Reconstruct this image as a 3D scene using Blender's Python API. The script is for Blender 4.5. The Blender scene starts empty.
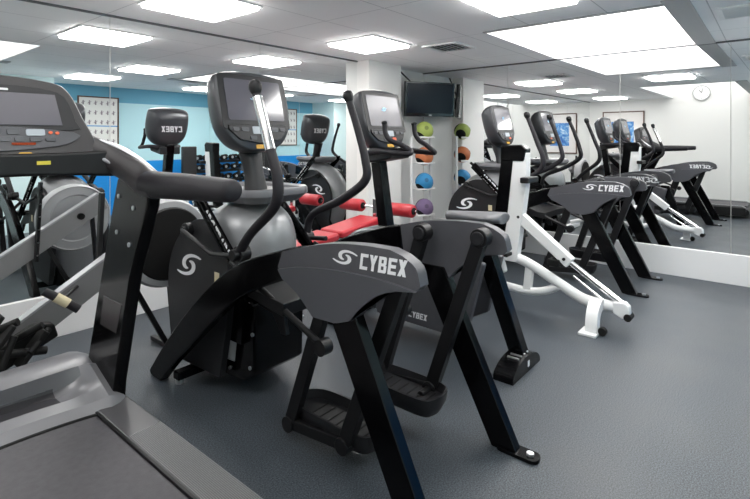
import bpy, bmesh, math, random
from mathutils import Vector, Matrix
R = math.radians
C = bpy.context.scene.collection
random.seed(7)

# ------------------------------------------------------------------ materials
MATS = {}
def mat(name, color=(.5,.5,.5), rough=.5, metal=0., bump=0., bscale=200., spec=.5, emit=None, estr=0., coat=0., var=0., vscale=20., alpha=None):
    if name in MATS: return MATS[name]
    m = bpy.data.materials.new(name); m.use_nodes = True
    nt = m.node_tree; b = nt.nodes['Principled BSDF']
    col = tuple(color) + (1,)
    b.inputs['Base Color'].default_value = col
    b.inputs['Roughness'].default_value = rough
    b.inputs['Metallic'].default_value = metal
    b.inputs['Specular IOR Level'].default_value = spec
    b.inputs['Coat Weight'].default_value = coat
    b.inputs['Coat Roughness'].default_value = .08
    if emit:
        b.inputs['Emission Color'].default_value = tuple(emit) + (1,)
        b.inputs['Emission Strength'].default_value = estr
    tc = nt.nodes.new('ShaderNodeTexCoord')
    if var > 0:
        n = nt.nodes.new('ShaderNodeTexNoise'); n.inputs['Scale'].default_value = vscale; n.inputs['Detail'].default_value = 6
        nt.links.new(tc.outputs['Object'], n.inputs['Vector'])
        mr = nt.nodes.new('ShaderNodeMapRange'); mr.inputs['From Min'].default_value = .3; mr.inputs['From Max'].default_value = .7
        mr.inputs['To Min'].default_value = 1-var; mr.inputs['To Max'].default_value = 1+var
        nt.links.new(n.outputs['Fac'], mr.inputs['Value'])
        mx = nt.nodes.new('ShaderNodeVectorMath'); mx.operation = 'SCALE'; mx.inputs[0].default_value = color
        nt.links.new(mr.outputs['Result'], mx.inputs['Scale']); nt.links.new(mx.outputs['Vector'], b.inputs['Base Color'])
    if bump > 0:
        n = nt.nodes.new('ShaderNodeTexNoise'); n.inputs['Scale'].default_value = bscale; n.inputs['Detail'].default_value = 3
        nt.links.new(tc.outputs['Object'], n.inputs['Vector'])
        bp = nt.nodes.new('ShaderNodeBump'); bp.inputs['Strength'].default_value = bump; bp.inputs['Distance'].default_value = .002
        nt.links.new(n.outputs['Fac'], bp.inputs['Height']); nt.links.new(bp.outputs['Normal'], b.inputs['Normal'])
    MATS[name] = m
    return m
def s2l(*c):
    return tuple(((x/255)/12.92 if x/255 <= .04045 else ((x/255+.055)/1.055)**2.4) for x in c)

black = mat('black_gloss_paint', (.002,.002,.0025), .16, spec=.22, bump=.03, bscale=300)
satin = mat('black_satin_steel', (.005,.005,.006), .45, spec=.35, bump=.1, bscale=400)
rubber = mat('black_rubber', (.005,.005,.005), .65, spec=.3, bump=.2, bscale=300)
shroudm = mat('charcoal_moulded_plastic', (.066,.066,.075), .4, spec=.45, bump=.1, bscale=500, var=.04)
shroudl = mat('lighter_charcoal_plastic', (.062,.063,.073), .38, bump=.1, bscale=500)
cowl = mat('grey_moulded_plastic', (.026,.023,.025), .4, bump=.06, bscale=500)
darkp = mat('dark_plastic', (.012,.012,.014), .4, spec=.4, bump=.08, bscale=500)
grip = mat('foam_grip', (.013,.0115,.015), .55, spec=.35, bump=.25, bscale=700)
silver = mat('pearl_silver_plastic', (.27,.275,.285), .34, metal=.25, bump=.03, bscale=300)
silver2 = mat('dark_pearl_plastic', (.06,.063,.07), .3, metal=.4)
lightp = mat('light_grey_plastic', (.30,.30,.32), .35)
chrome = mat('chrome', (.8,.8,.8), .12, metal=1.)
alum = mat('brushed_aluminium', (.55,.56,.58), .35, metal=.9)
whitep = mat('white_powder_coat', (.76,.76,.76), .35, bump=.05, bscale=200)
whitepl = mat('white_plastic', (.8,.8,.8), .4)
letter = mat('white_lettering', (.75,.75,.77), .5)
red = mat('red_vinyl', (.42,.02,.03), .38, bump=.15, bscale=150, var=.06, vscale=8)
blackv = mat('black_vinyl', (.012,.012,.013), .5, bump=.1, bscale=150)
screen = mat('glossy_screen_glass', (.10,.095,.115), .16, coat=.5)
screen_tv = mat('television_glass', (.006,.009,.016), .2, spec=.25)
amber = mat('amber_label', (.55,.30,.03), .5)
yellowl = mat('yellow_label', (.6,.5,.05), .5)
tapem = mat('cream_tape', (.65,.57,.38), .7, bump=.3, bscale=60)
lcd = mat('lit_lcd', (.3,.33,.36), .3, emit=(.6,.7,.8), estr=.05)
redled = mat('red_orange_keys', (.55,.09,.03), .4, emit=(1,.15,.03), estr=.08)
cyanlogo = mat('pale_blue_logo', (.25,.5,.7), .4, emit=(.3,.6,.9), estr=.15)
mirrorm = mat('mirror_glass', (.90,.915,.915), .0, metal=1.)
disc = mat('grey_flywheel_cover', (.33,.335,.345), .45, bump=.05)
greybeam = mat('pale_grey_rail', (.36,.36,.38), .35, bump=.03)
browntr = mat('grey_brown_panel', (.04,.035,.037), .25)
wood = mat('dark_wood_frame', (.10,.045,.025), .4, var=.2, vscale=30)
orange_ball = mat('orange_ball', (.75,.19,.035), .6, bump=.3, bscale=200)

# ------------------------------------------------------------------ mesh builders
OFF = [Vector((0,0,0))]
def finish(bm, name, m, parent=None, bevel=0, segs=2, smooth=40, label=None, kind=None, sub=0):
    bmesh.ops.recalc_face_normals(bm, faces=bm.faces[:])
    me = bpy.data.meshes.new(name)
    bm.transform(Matrix.Translation(-OFF[0]))
    bm.to_mesh(me); bm.free()
    me.materials.append(m)
    me.shade_smooth(); me.set_sharp_from_angle(angle=R(smooth))
    o = bpy.data.objects.new(name, me); C.objects.link(o)
    if parent is not None: o.parent = parent
    else: o.location = OFF[0]
    if bevel:
        b = o.modifiers.new('bevel', 'BEVEL'); b.width = bevel; b.segments = segs; b.limit_method = 'ANGLE'; b.angle_limit = R(35)
        b.use_clamp_overlap = True; b.harden_normals = True
    if sub:
        s = o.modifiers.new('sub', 'SUBSURF'); s.levels = sub; s.render_levels = sub
    if label: o['label'] = label
    if kind: o['kind'] = kind
    return o
def thing(name, label, cat, loc, group=None, rz=0):
    o = bpy.data.objects.new(name, None); C.objects.link(o)
    o.location = loc; o.rotation_euler.z = rz; o['label'] = label; o['category'] = cat
    if group: o['group'] = group
    OFF[0] = Vector(loc)
    return o
def tag(o, label, cat, group=None, kind=None):
    o['label'] = label; o['category'] = cat
    if group: o['group'] = group
    if kind: o['kind'] = kind
    return o
def box(bm, x0, x1, y0, y1, z0, z1, M=None):
    vs = [bm.verts.new((x,y,z)) for x in (x0,x1) for y in (y0,y1) for z in (z0,z1)]
    if M is not None:
        for v in vs: v.co = M @ v.co
    for f in ((0,1,3,2),(4,6,7,5),(0,4,5,1),(2,3,7,6),(0,2,6,4),(1,5,7,3)): bm.faces.new([vs[i] for i in f])
    return bm
def B(*a, **k):
    return box(bmesh.new(), *a, **k)
def frame(d, up=Vector((0,0,1))):
    d = d.normalized()
    if abs(d.dot(up)) > .98: up = Vector((1,0,0))
    s = d.cross(up).normalized(); u = s.cross(d).normalized()
    return s, u, d
def obeam(bm, a, b, w, h, up=(0,0,1)):
    """box beam from a to b; w across, h along the up side"""
    a, b = Vector(a), Vector(b); s, u, d = frame(b-a, Vector(up))
    vs = []
    for p in (a, b):
        for i, j in ((-1,-1),(1,-1),(1,1),(-1,1)): vs.append(bm.verts.new(p + s*i*w/2 + u*j*h/2))
    for f in ((0,1,2,3),(4,7,6,5),(0,4,5,1),(1,5,6,2),(2,6,7,3),(3,7,4,0)): bm.faces.new([vs[i] for i in f])
    return bm
def cr(pts, n=6):
    """Catmull-Rom through the points"""
    P = [Vector(p) for p in pts]
    if len(P) < 3: return P
    P = [P[0]*2-P[1]] + P + [P[-1]*2-P[-2]]
    out = []
    for i in range(1, len(P)-2):
        for k in range(n):
            t = k/n; a, b, c, d = P[i-1], P[i], P[i+1], P[i+2]
            out.append(.5*((2*b)+(c-a)*t+(2*a-5*b+4*c-d)*t*t+(3*b-a-3*c+d)*t*t*t))
    out.append(P[-2]); return out
def tube(bm, pts, r, seg=14, smooth=0, rb=None, up=(0,0,1)):
    """round (or elliptic, rb = radius along up) tube; r a number or one per input point"""
    n0 = len(pts)
    rs = list(r) if isinstance(r, (list, tuple)) else [r]*n0
    rbs = rs if rb is None else (list(rb) if isinstance(rb, (list, tuple)) else [rb]*n0)
    P = [Vector(p) for p in pts]
    if smooth:
        Q = cr(P, smooth); nr = []; nb = []
        for i in range(len(Q)):
            t = i/smooth; k = min(int(t), n0-2); f = t-k
            nr.append(rs[k]*(1-f)+rs[k+1]*f); nb.append(rbs[k]*(1-f)+rbs[k+1]*f)
        P, rs, rbs = Q, nr, nb
    rings = []; s0 = None
    for i, p in enumerate(P):
        d = (P[min(i+1, len(P)-1)] - P[max(i-1, 0)]).normalized()
        if s0 is None: s, u, _ = frame(d, Vector(up))
        else:
            s = (s0 - d*s0.dot(d)).normalized(); u = s.cross(d).normalized()
        s0 = s
        rings.append([bm.verts.new(p + s*math.cos(a)*rs[i] + u*math.sin(a)*rbs[i]) for a in [2*math.pi*k/seg for k in range(seg)]])
    for a, b in zip(rings, rings[1:]):
        for k in range(seg): bm.faces.new((a[k], a[(k+1)%seg], b[(k+1)%seg], b[k]))
    bm.faces.new(rings[0][::-1]); bm.faces.new(rings[-1])
    return bm
def T(*a, **k): return tube(bmesh.new(), *a, **k)
def cyl(bm, c, axis, r, h, seg=20, r2=None):
    c = Vector(c); ax = Vector(axis).normalized()
    return tube(bm, [c-ax*h/2, c+ax*h/2], [r, r if r2 is None else r2], seg)
def prism(bm, prof, a0, a1, ax='x'):
    """profile extruded along an axis: x -> profile is (y,z); y -> (x,z); z -> (x,y)"""
    def P(p, a): return {'x': (a,p[0],p[1]), 'y': (p[0],a,p[1]), 'z': (p[0],p[1],a)}[ax]
    A = [bm.verts.new(P(p, a0)) for p in prof]; D = [bm.verts.new(P(p, a1)) for p in prof]
    n = len(prof)
    for i in range(n): bm.faces.new((A[i], A[(i+1)%n], D[(i+1)%n], D[i]))
    fa = bm.faces.new(A); fb = bm.faces.new(D[::-1])
    bmesh.ops.triangulate(bm, faces=[fa, fb], ngon_method='EAR_CLIP') if n > 8 else None
    return bm
def PR(*a, **k): return prism(bmesh.new(), *a, **k)
def c2(pts, n=4, closed=False):
    P = [(p[0], p[1], 0) for p in pts]
    if closed:
        L = len(P); Q = cr([P[-1]]+P+[P[0], P[1]], n)
        return [(q.x, q.y) for q in Q[n:n+L*n]]
    return [(q.x, q.y) for q in cr(P, n)]
def rrect(w, h, r, n=5, cx=0, cy=0):
    out = []
    for sx, sy, a0 in ((1,1,0),(-1,1,90),(-1,-1,180),(1,-1,270)):
        for k in range(n+1):
            a = R(a0+90*k/n); out.append((cx+sx*(w/2-r)+r*math.cos(a), cy+sy*(h/2-r)+r*math.sin(a)))
    return out
def loft(bm, loops, cap=True):
    V = [[bm.verts.new(p) for p in L] for L in loops]; n = len(loops[0])
    for a, b in zip(V, V[1:]):
        for k in range(n): bm.faces.new((a[k], a[(k+1)%n], b[(k+1)%n], b[k]))
    if cap: bm.faces.new(V[0][::-1]); bm.faces.new(V[-1])
    return bm
def lathe(bm, c, axis, prof, seg=32):
    """prof: (radius, distance along the axis)"""
    c = Vector(c); s, u, d = frame(Vector(axis)); V = []
    for r, t in prof:
        V.append([bm.verts.new(c + d*t + (s*math.cos(a)+u*math.sin(a))*max(r,1e-4)) for a in [2*math.pi*k/seg for k in range(seg)]])
    for a, b in zip(V, V[1:]):
        for k in range(seg): bm.faces.new((a[k], a[(k+1)%seg], b[(k+1)%seg], b[k]))
    bm.faces.new(V[0][::-1]); bm.faces.new(V[-1])
    return bm
def basis(o, x, y):
    x = Vector(x).normalized(); y = Vector(y); y = (y - x*y.dot(x)).normalized(); z = x.cross(y)
    M = Matrix.Identity(4)
    for i in range(3): M[i][0], M[i][1], M[i][2], M[i][3] = x[i], y[i], z[i], o[i]
    return M
def text(s, size, M, m, parent, name='lettering', bold=.02, shear=.0, depth=.001, sx=1., space=1.):
    cu = bpy.data.curves.new('t', 'FONT'); cu.body = s; cu.size = size; cu.extrude = depth; cu.offset = bold*size
    cu.shear = shear; cu.align_x = 'CENTER'; cu.align_y = 'CENTER'; cu.space_character = space; cu.resolution_u = 3
    o = bpy.data.objects.new('t', cu); C.objects.link(o)
    bpy.context.view_layer.update()
    me = bpy.data.meshes.new_from_object(o.evaluated_get(bpy.context.evaluated_depsgraph_get()))
    bpy.data.objects.remove(o); bpy.data.curves.remove(cu)
    me.transform(Matrix.Translation(-OFF[0]) @ M @ Matrix.Diagonal((sx,1,1,1)))
    me.name = name; me.materials.clear(); me.materials.append(m)
    ob = bpy.data.objects.new(name, me); C.objects.link(ob); ob.parent = parent
    return ob
def swirl(size, M, m, parent, name='emblem'):
    """two crescents chasing each other round an open centre"""
    bm = bmesh.new(); n = 22
    for s in (0, math.pi):
        pts = []
        for k in range(n+1):
            t = k/n; a = s + R(250 - 235*t); r = .17 + .36*t**1.3
            w = .100*math.sin(math.pi*(.04+.92*t))**.75 + .004
            c = [Vector((1.3*q*math.cos(a)*(1+.35*t**3), .80*q*math.sin(a), 0)) for q in (r-w, r+w)]
            pts.append(c)
        V = [[[bm.verts.new(Vector((p.x*size, p.y*size, z*.0014))) for p in c] for c in pts] for z in (0, 1)]
        for k in range(n):
            for z in (0, 1):
                a, b = V[z][k], V[z][k+1]; bm.faces.new((a[0], a[1], b[1], b[0]))
            for e in (0, 1): bm.faces.new((V[0][k][e], V[0][k+1][e], V[1][k+1][e], V[1][k][e]))
    bm.transform(M)
    return finish(bm, name, m, parent)
def block_word(word, h, M, m, parent, name='lettering', wd=.62, t=.20, gap=.13, shear=.18):
    """heavy square lettering built from bars"""
    bm = bmesh.new(); x = 0
    g = {'C': [((0,0),(t,0),(t,1),(0,1)), ((t,1-t),(wd,1-t),(wd,1),(t,1)), ((t,0),(wd,0),(wd,t),(t,t))],
         'Y': [((0,1),(t*1.15,1),(wd/2+t*.5,.40),(wd/2-t*.5,.40)), ((wd-t*1.15,1),(wd,1),(wd/2+t*.5,.40),(wd/2-t*.5,.40)), ((wd/2-t/2,0),(wd/2+t/2,0),(wd/2+t/2,.42),(wd/2-t/2,.42))],
         'B': [((0,0),(t,0),(t,1),(0,1)), ((t,1-t*.9),(wd-.1,1-t*.9),(wd-.1,1),(t,1)), ((t,.5-t*.45),(wd-.08,.5-t*.45),(wd-.08,.5+t*.45),(t,.5+t*.45)), ((t,0),(wd-.06,0),(wd-.06,t*.9),(t,t*.9)),
               ((wd-t-.04,.54),(wd-.03,.54),(wd-.03,.94),(wd-t-.04,.94)), ((wd-t,.06),(wd,.06),(wd,.46),(wd-t,.46))],
         'E': [((0,0),(t,0),(t,1),(0,1)), ((t,1-t),(wd,1-t),(wd,1),(t,1)), ((t,.5-t/2),(wd*.92,.5-t/2),(wd*.92,.5+t/2),(t,.5+t/2)), ((t,0),(wd,0),(wd,t),(t,t))],
         'X': [((0,1),(t*1.2,1),(wd,0),(wd-t*1.2,0)), ((wd-t*1.2,1),(wd,1),(t*1.2,0),(0,0))]}
    tot = len(word)*wd + (len(word)-1)*gap
    for ci, ch in enumerate(word):
        for q, poly in enumerate(g[ch]):
            A = [];D = []
            for (px, py) in poly:
                X_ = (x+px-tot/2+shear*(py-.5))*h; Y_ = (py-.5)*h
                A.append(bm.verts.new((X_, Y_, 0))); D.append(bm.verts.new((X_, Y_, .0014+q*.00005)))
            n = len(A); bm.faces.new(A[::-1]); bm.faces.new(D)
            for k in range(n): bm.faces.new((A[k], A[(k+1)%n], D[(k+1)%n], D[k]))
        x += wd+gap
    bm.transform(M)
    return finish(bm, name, m, parent)
def copy_tree(o, parent=None):
    c = o.copy(); C.objects.link(c)
    if parent is not None: c.parent = parent
    for ch in list(o.children): copy_tree(ch, c)
    return c

# ------------------------------------------------------------------ room
ZC = 2.317
YM = 3.874                    # left mirror plane
XR, YR0, TH = 5.713, .18, R(1.0)   # right mirror plane passes this point, turned slightly
XW, YB = -1.4, -1.5           # white wall, blue wall
def rx(y, off=0): return XR + (y-YR0)*math.tan(TH) + off
def struct(o): o['kind'] = 'structure'; return o

# floor
def floor_mat():
    m = bpy.data.materials.new('speckled_rubber_floor'); m.use_nodes = True; nt = m.node_tree; b = nt.nodes['Principled BSDF']
    tc = nt.nodes.new('ShaderNodeTexCoord')
    n1 = nt.nodes.new('ShaderNodeTexNoise'); n1.inputs['Scale'].default_value = 170; n1.inputs['Detail'].default_value = 2
    n2 = nt.nodes.new('ShaderNodeTexNoise'); n2.inputs['Scale'].default_value = 2.2; n2.inputs['Detail'].default_value = 5
    r1 = nt.nodes.new('ShaderNodeValToRGB'); r1.color_ramp.elements[0].position = .36; r1.color_ramp.elements[0].color = (.016,.020,.025,1)
    r1.color_ramp.elements[1].position = .68; r1.color_ramp.elements[1].color = (.088,.103,.120,1)
    mm = nt.nodes.new('ShaderNodeMapRange'); mm.inputs['From Min'].default_value = .3; mm.inputs['From Max'].default_value = .7; mm.inputs['To Min'].default_value = .85; mm.inputs['To Max'].default_value = 1.15
    sc = nt.nodes.new('ShaderNodeVectorMath'); sc.operation = 'SCALE'
    for n in (n1, n2): nt.links.new(tc.outputs['Object'], n.inputs['Vector'])
    nt.links.new(n1.outputs['Fac'], r1.inputs['Fac']); nt.links.new(n2.outputs['Fac'], mm.inputs['Value'])
    nt.links.new(r1.outputs['Color'], sc.inputs[0]); nt.links.new(mm.outputs['Result'], sc.inputs['Scale'])
    nt.links.new(sc.outputs['Vector'], b.inputs['Base Color'])
    rr = nt.nodes.new('ShaderNodeMapRange'); rr.inputs['From Min'].default_value = .3; rr.inputs['From Max'].default_value = .7; rr.inputs['To Min'].default_value = .36; rr.inputs['To Max'].default_value = .48; b.inputs['Specular IOR Level'].default_value = .42
    nt.links.new(n2.outputs['Fac'], rr.inputs['Value']); nt.links.new(rr.outputs['Result'], b.inputs['Roughness'])
    bp = nt.nodes.new('ShaderNodeBump'); bp.inputs['Strength'].default_value = .35; bp.inputs['Distance'].default_value = .002
    nt.links.new(n1.outputs['Fac'], bp.inputs['Height']); nt.links.new(bp.outputs['Normal'], b.inputs['Normal'])
    return m
OFF[0] = Vector((0,0,0))
struct(finish(B(XW-.2, 6.1, YB-.2, YM+.2, -.06, 0), 'floor', floor_mat()))

# ceiling of suspended tiles with two daylight wells
def ceil_mat():
    m = bpy.data.materials.new('ceiling_tiles'); m.use_nodes = True; nt = m.node_tree; b = nt.nodes['Principled BSDF']
    b.inputs['Roughness'].default_value = .85
    tc = nt.nodes.new('ShaderNodeTexCoord'); sp = nt.nodes.new('ShaderNodeSeparateXYZ'); nt.links.new(tc.outputs['Object'], sp.inputs[0])
    def line(out, ph, period, w):
        a = nt.nodes.new('ShaderNodeMath'); a.operation = 'SUBTRACT'; a.inputs[1].default_value = ph; nt.links.new(out, a.inputs[0])
        d = nt.nodes.new('ShaderNodeMath'); d.operation = 'DIVIDE'; d.inputs[1].default_value = period; nt.links.new(a.outputs[0], d.inputs[0])
        f = nt.nodes.new('ShaderNodeMath'); f.operation = 'FRACT'; nt.links.new(d.outputs[0], f.inputs[0])
        l = nt.nodes.new('ShaderNodeMath'); l.operation = 'LESS_THAN'; l.inputs[1].default_value = w/period; nt.links.new(f.outputs[0], l.inputs[0])
        return l.outputs[0]
    lx = line(sp.outputs[0], .32-1.2, 1.2, .007); ly = line(sp.outputs[1], 2.755-6.0, .6, .008)
    mx = nt.nodes.new('ShaderNodeMath'); mx.operation = 'MAXIMUM'; nt.links.new(lx, mx.inputs[0]); nt.links.new(ly, mx.inputs[1])
    n = nt.nodes.new('ShaderNodeTexNoise'); n.inputs['Scale'].default_value = 1.5; nt.links.new(tc.outputs['Object'], n.inputs['Vector'])
    mix = nt.nodes.new('ShaderNodeMix'); mix.data_type = 'RGBA'
    mix.inputs['A'].default_value = (.95,.945,.95,1); mix.inputs['B'].default_value = (.60,.60,.61,1)
    nt.links.new(mx.outputs[0], mix.inputs['Factor']); nt.links.new(mix.outputs['Result'], b.inputs['Base Color'])
    bp = nt.nodes.new('ShaderNodeBump'); bp.inputs['Strength'].default_value = .25; bp.inputs['Distance'].default_value = .004; bp.invert = True
    nt.links.new(mx.outputs[0], bp.inputs['Height']); nt.links.new(bp.outputs['Normal'], b.inputs['Normal'])
    return m
S1 = (3.90, 5.95, .60, 1.97)      # well by the right mirror
S2 = (XW-.02, 1.62, .64, 2.05)    # well by the white wall
bm = bmesh.new()
xs = sorted([XW-.2, S2[1], S1[0], 6.1]); 
def cp(x0,x1,y0,y1): box(bm, x0, x1, y0, y1, ZC, ZC+.01)
cp(XW-.2, 6.1, YB-.2, .60); cp(XW-.2, 6.1, 2.05, YM+.2)
cp(S2[1], S1[0], .60, 2.05); cp(S1[0], 6.1, 1.97, 2.05); cp(XW-.2, S2[1], .60, .64)
struct(finish(bm, 'ceiling', ceil_mat()))
wellm = mat('well_white', (.9,.9,.89), .7)
skyl = mat('daylight_diffuser', (.9,.9,.9), .6, emit=(1.,.99,.97), estr=2.6)
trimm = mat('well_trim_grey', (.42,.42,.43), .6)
for i, (x0, x1, y0, y1) in enumerate((S1, S2)):
    bm = bmesh.new(); h = .38
    box(bm, x0-.03, x1, y0-.03, y0, ZC+.012, ZC+h); box(bm, x0-.03, x1, y1, y1+.03, ZC+.012, ZC+h)
    if i == 0: box(bm, x0-.03, x0, y0, y1, ZC+.012, ZC+h)
    else: box(bm, x1, x1+.03, y0, y1, ZC+.012, ZC+h)
    OFF[0] = Vector((0,0,0)); o = struct(finish(bm, 'trim_%d' % (i+1), wellm))
    struct(finish(B(x0, x1, y0, y1, ZC+h-.02, ZC+h), 'window_%d' % (i+1), skyl if i == 0 else mat('dimmer_daylight_diffuser', (.9,.9,.9), .6, emit=(1.,.99,.97), estr=1.1)))
# pale sloped margins of the wells
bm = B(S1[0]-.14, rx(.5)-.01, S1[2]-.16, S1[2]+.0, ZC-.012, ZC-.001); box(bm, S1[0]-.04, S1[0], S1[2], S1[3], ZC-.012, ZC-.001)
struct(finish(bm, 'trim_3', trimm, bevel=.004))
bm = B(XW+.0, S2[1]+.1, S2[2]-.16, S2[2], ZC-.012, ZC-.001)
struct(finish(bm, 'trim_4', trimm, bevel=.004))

# walls
wallw = mat('white_wall_paint', (.80,.785,.765), .7, bump=.05, bscale=60)
wallr = mat('alcove_wall_paint', (.80,.80,.79), .7, bump=.05, bscale=60)
def blue_mat():
    m = bpy.data.materials.new('blue_banded_wall_paint'); m.use_nodes = True; nt = m.node_tree; b = nt.nodes['Principled BSDF']
    b.inputs['Roughness'].default_value = .6
    tc = nt.nodes.new('ShaderNodeTexCoord'); sp = nt.nodes.new('ShaderNodeSeparateXYZ'); nt.links.new(tc.outputs['Object'], sp.inputs[0])
    r = nt.nodes.new('ShaderNodeValToRGB'); r.color_ramp.interpolation = 'CONSTANT'
    e = r.color_ramp.elements; e[0].position = 0; e[0].color = (.0,.24,.66,1); e[1].position = .96/2.5; e[1].color = (.46,.72,.78,1)
    q = e.new(2.04/2.5); q.color = (.13,.38,.53,1)
    d = nt.nodes.new('ShaderNodeMath'); d.operation = 'DIVIDE'; d.inputs[1].default_value = 2.5
    nt.links.new(sp.outputs[2], d.inputs[0]); nt.links.new(d.outputs[0], r.inputs['Fac']); nt.links.new(r.outputs['Color'], b.inputs['Base Color'])
    return m
bluem = blue_mat(); palem = mat('pale_blue_wall_paint', (.62,.78,.80), .6)
ZT = ZC+.42
OFF[0] = Vector((0,0,0))
struct(finish(B(XW-.2, 6.1, YM+.012, YM+.2, 0, ZT), 'wall_back', wallr))
struct(finish(B(XW-.2, XW, YB-.2, YM+.2, 0, ZT), 'wall_left', wallw))
struct(finish(B(XW-.2, 6.1, YB-.2, YB, 0, ZT), 'wall_front', bluem))
bm = bmesh.new(); y0, y1 = YB-.2, YM+.2
prism(bm, [(rx(y0,.012), y0), (6.1, y0), (6.1, y1), (rx(y1,.012), y1)], 0, ZT, 'z')
struct(finish(bm, 'wall_right', wallw))
struct(finish(B(XW, 2.6, YB, -.75, 0, ZC), 'wall_front_left', palem))
# structural column with one face on the mirror line
OFF[0] = Vector((4.36, 3.69, 0))
struct(finish(B(4.36, 5.0, 3.69, YM+.02, 0, ZC), 'wall_column', wallw, bevel=.004))
OFF[0] = Vector((0,0,0))
# skirtings under the mirrors
struct(finish(B(XW, 4.36, YM-.02, YM+.012, 0, .30), 'baseboard_back', whitep, bevel=.003))
bm = bmesh.new(); prism(bm, [(rx(YB,-.02), YB), (rx(YB,.012), YB), (rx(YM-.02,.012), YM-.02), (rx(YM-.02,-.02), YM-.02)], 0, .285, 'z')
struct(finish(bm, 'baseboard_right', whitep, bevel=.003))
# black edge channel along the tops of the mirrors
struct(finish(B(XW, 4.36, YM-.012, YM+.012, ZC-.014, ZC), 'trim_5', mat('grey_edge_channel', (.10,.10,.105), .5)))
bm = bmesh.new(); prism(bm, [(rx(YB,-.012), YB), (rx(YB,.012), YB), (rx(YM,.012), YM), (rx(YM,-.012), YM)], ZC-.014, ZC, 'z')
struct(finish(bm, 'trim_6', MATS['grey_edge_channel']))
# mirrors
segs = [(XW+.005, .17, 'mirror panel of the rear wall far to the left, beside the white wall'),
        (.17, 1.552, 'wall mirror panel behind the treadmill console and rower'),
        (1.552, 2.934, 'wall mirror panel directly behind the nearest cross trainer'),
        (2.934, 4.358, 'wall mirror panel beside the white column, behind the red bench')]
for x0, x1, lab in segs:
    OFF[0] = Vector((x0, YM, .30))
    tag(finish(B(x0+.003, x1-.003, YM, YM+.008, .30, ZC-.014), 'wall_mirror', mirrorm), 'frameless ' + lab, 'mirror', 'mirror panels on the rear wall')
ys = [(YM-.005, 2.585, 'right wall mirror panel in the corner beside the television'),
      (2.585, 1.293, 'right wall mirror panel behind the white climber and farther cross trainer'),
      (1.293, .324, 'right wall mirror panel showing the reflected clock'),
      (.324, YB+.005, 'right wall mirror panel at the extreme right edge')]
for y1, y0, lab in ys:
    OFF[0] = Vector((rx(y0), y0, .285)); g = .003
    tag(finish(PR([(rx(y0+g), y0+g), (rx(y0+g,.008), y0+g), (rx(y1-g,.008), y1-g), (rx(y1-g), y1-g)], .285, ZC-.014, 'z'), 'wall_mirror', mirrorm), 'frameless ' + lab, 'mirror', 'mirror panels on the right wall')

# ceiling lights
lamp = mat('lit_light_panel', (.9,.9,.9), .5, emit=(1.,.985,.96), estr=9.)
LP = [(3.64,3.08,'ceiling light panel nearest the white column'), (1.83,3.08,'ceiling light panel above the gap between treadmill and nearest cross trainer'),
      (3.08,1.30,'ceiling light panel between the two daylight wells'), (-.30,3.08,'ceiling light panel farthest along the rear mirror, near the white wall'),
      (2.9,-.1,'ceiling light panel close to the blue wall'), (4.9,-.35,'ceiling light panel in the corner of blue wall and right mirror'),
      (.9,-.1,'ceiling light panel behind the treadmill')]
for x, y, lab in LP:
    t = thing('ceiling_light', 'square recessed ' + lab, 'light', (x,y,ZC-.012), 'square ceiling light panels')
    bm = bmesh.new(); a = .3; b = .282
    for q in ((-a,a,-a,-b),(-a,a,b,a),(-a,-b,-b,b),(b,a,-b,b)): box(bm, x+q[0], x+q[1], y+q[2], y+q[3], ZC-.012, ZC-.0005)
    finish(bm, 'frame', whitepl, t)
    finish(B(x-b, x+b, y-b, y+b, ZC-.034, ZC-.004), 'diffuser', lamp, t, bevel=.008)
for x, y, lab in ((4.27,2.55,'square louvred air vent in the ceiling near the column'), (4.42,.13,'slotted air vent in the ceiling at the top right')):
    t = thing('ceiling_vent', lab, 'vent', (x,y,ZC-.015))
    a = .2; b = .165; bm = bmesh.new()
    for q in ((-a,a,-a,-b),(-a,a,b,a),(-a,-b,-b,b),(b,a,-b,b)): box(bm, x+q[0], x+q[1], y+q[2], y+q[3], ZC-.015, ZC-.0005)
    finish(bm, 'frame', mat('vent_white', (.85,.85,.85), .5), t, bevel=.004)
    finish(B(x-b, x+b, y-b, y+b, ZC-.003, ZC-.0005), 'backing', darkp, t)
    for k in range(6):
        yy = y-b+.03+k*.054
        M = Matrix.Translation((x if y > 1 else x-b+.03+k*.054, yy if y > 1 else y, ZC-.010)) @ (Matrix.Rotation(R(35), 4, 'X') if y > 1 else Matrix.Rotation(R(62), 4, 'Y'))
        finish(B(*((-b, b, -.011, .011) if y > 1 else (-.011, .011, -b, b)), -.001, .001, M=M), 'slat', MATS['vent_white'], t)

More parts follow.
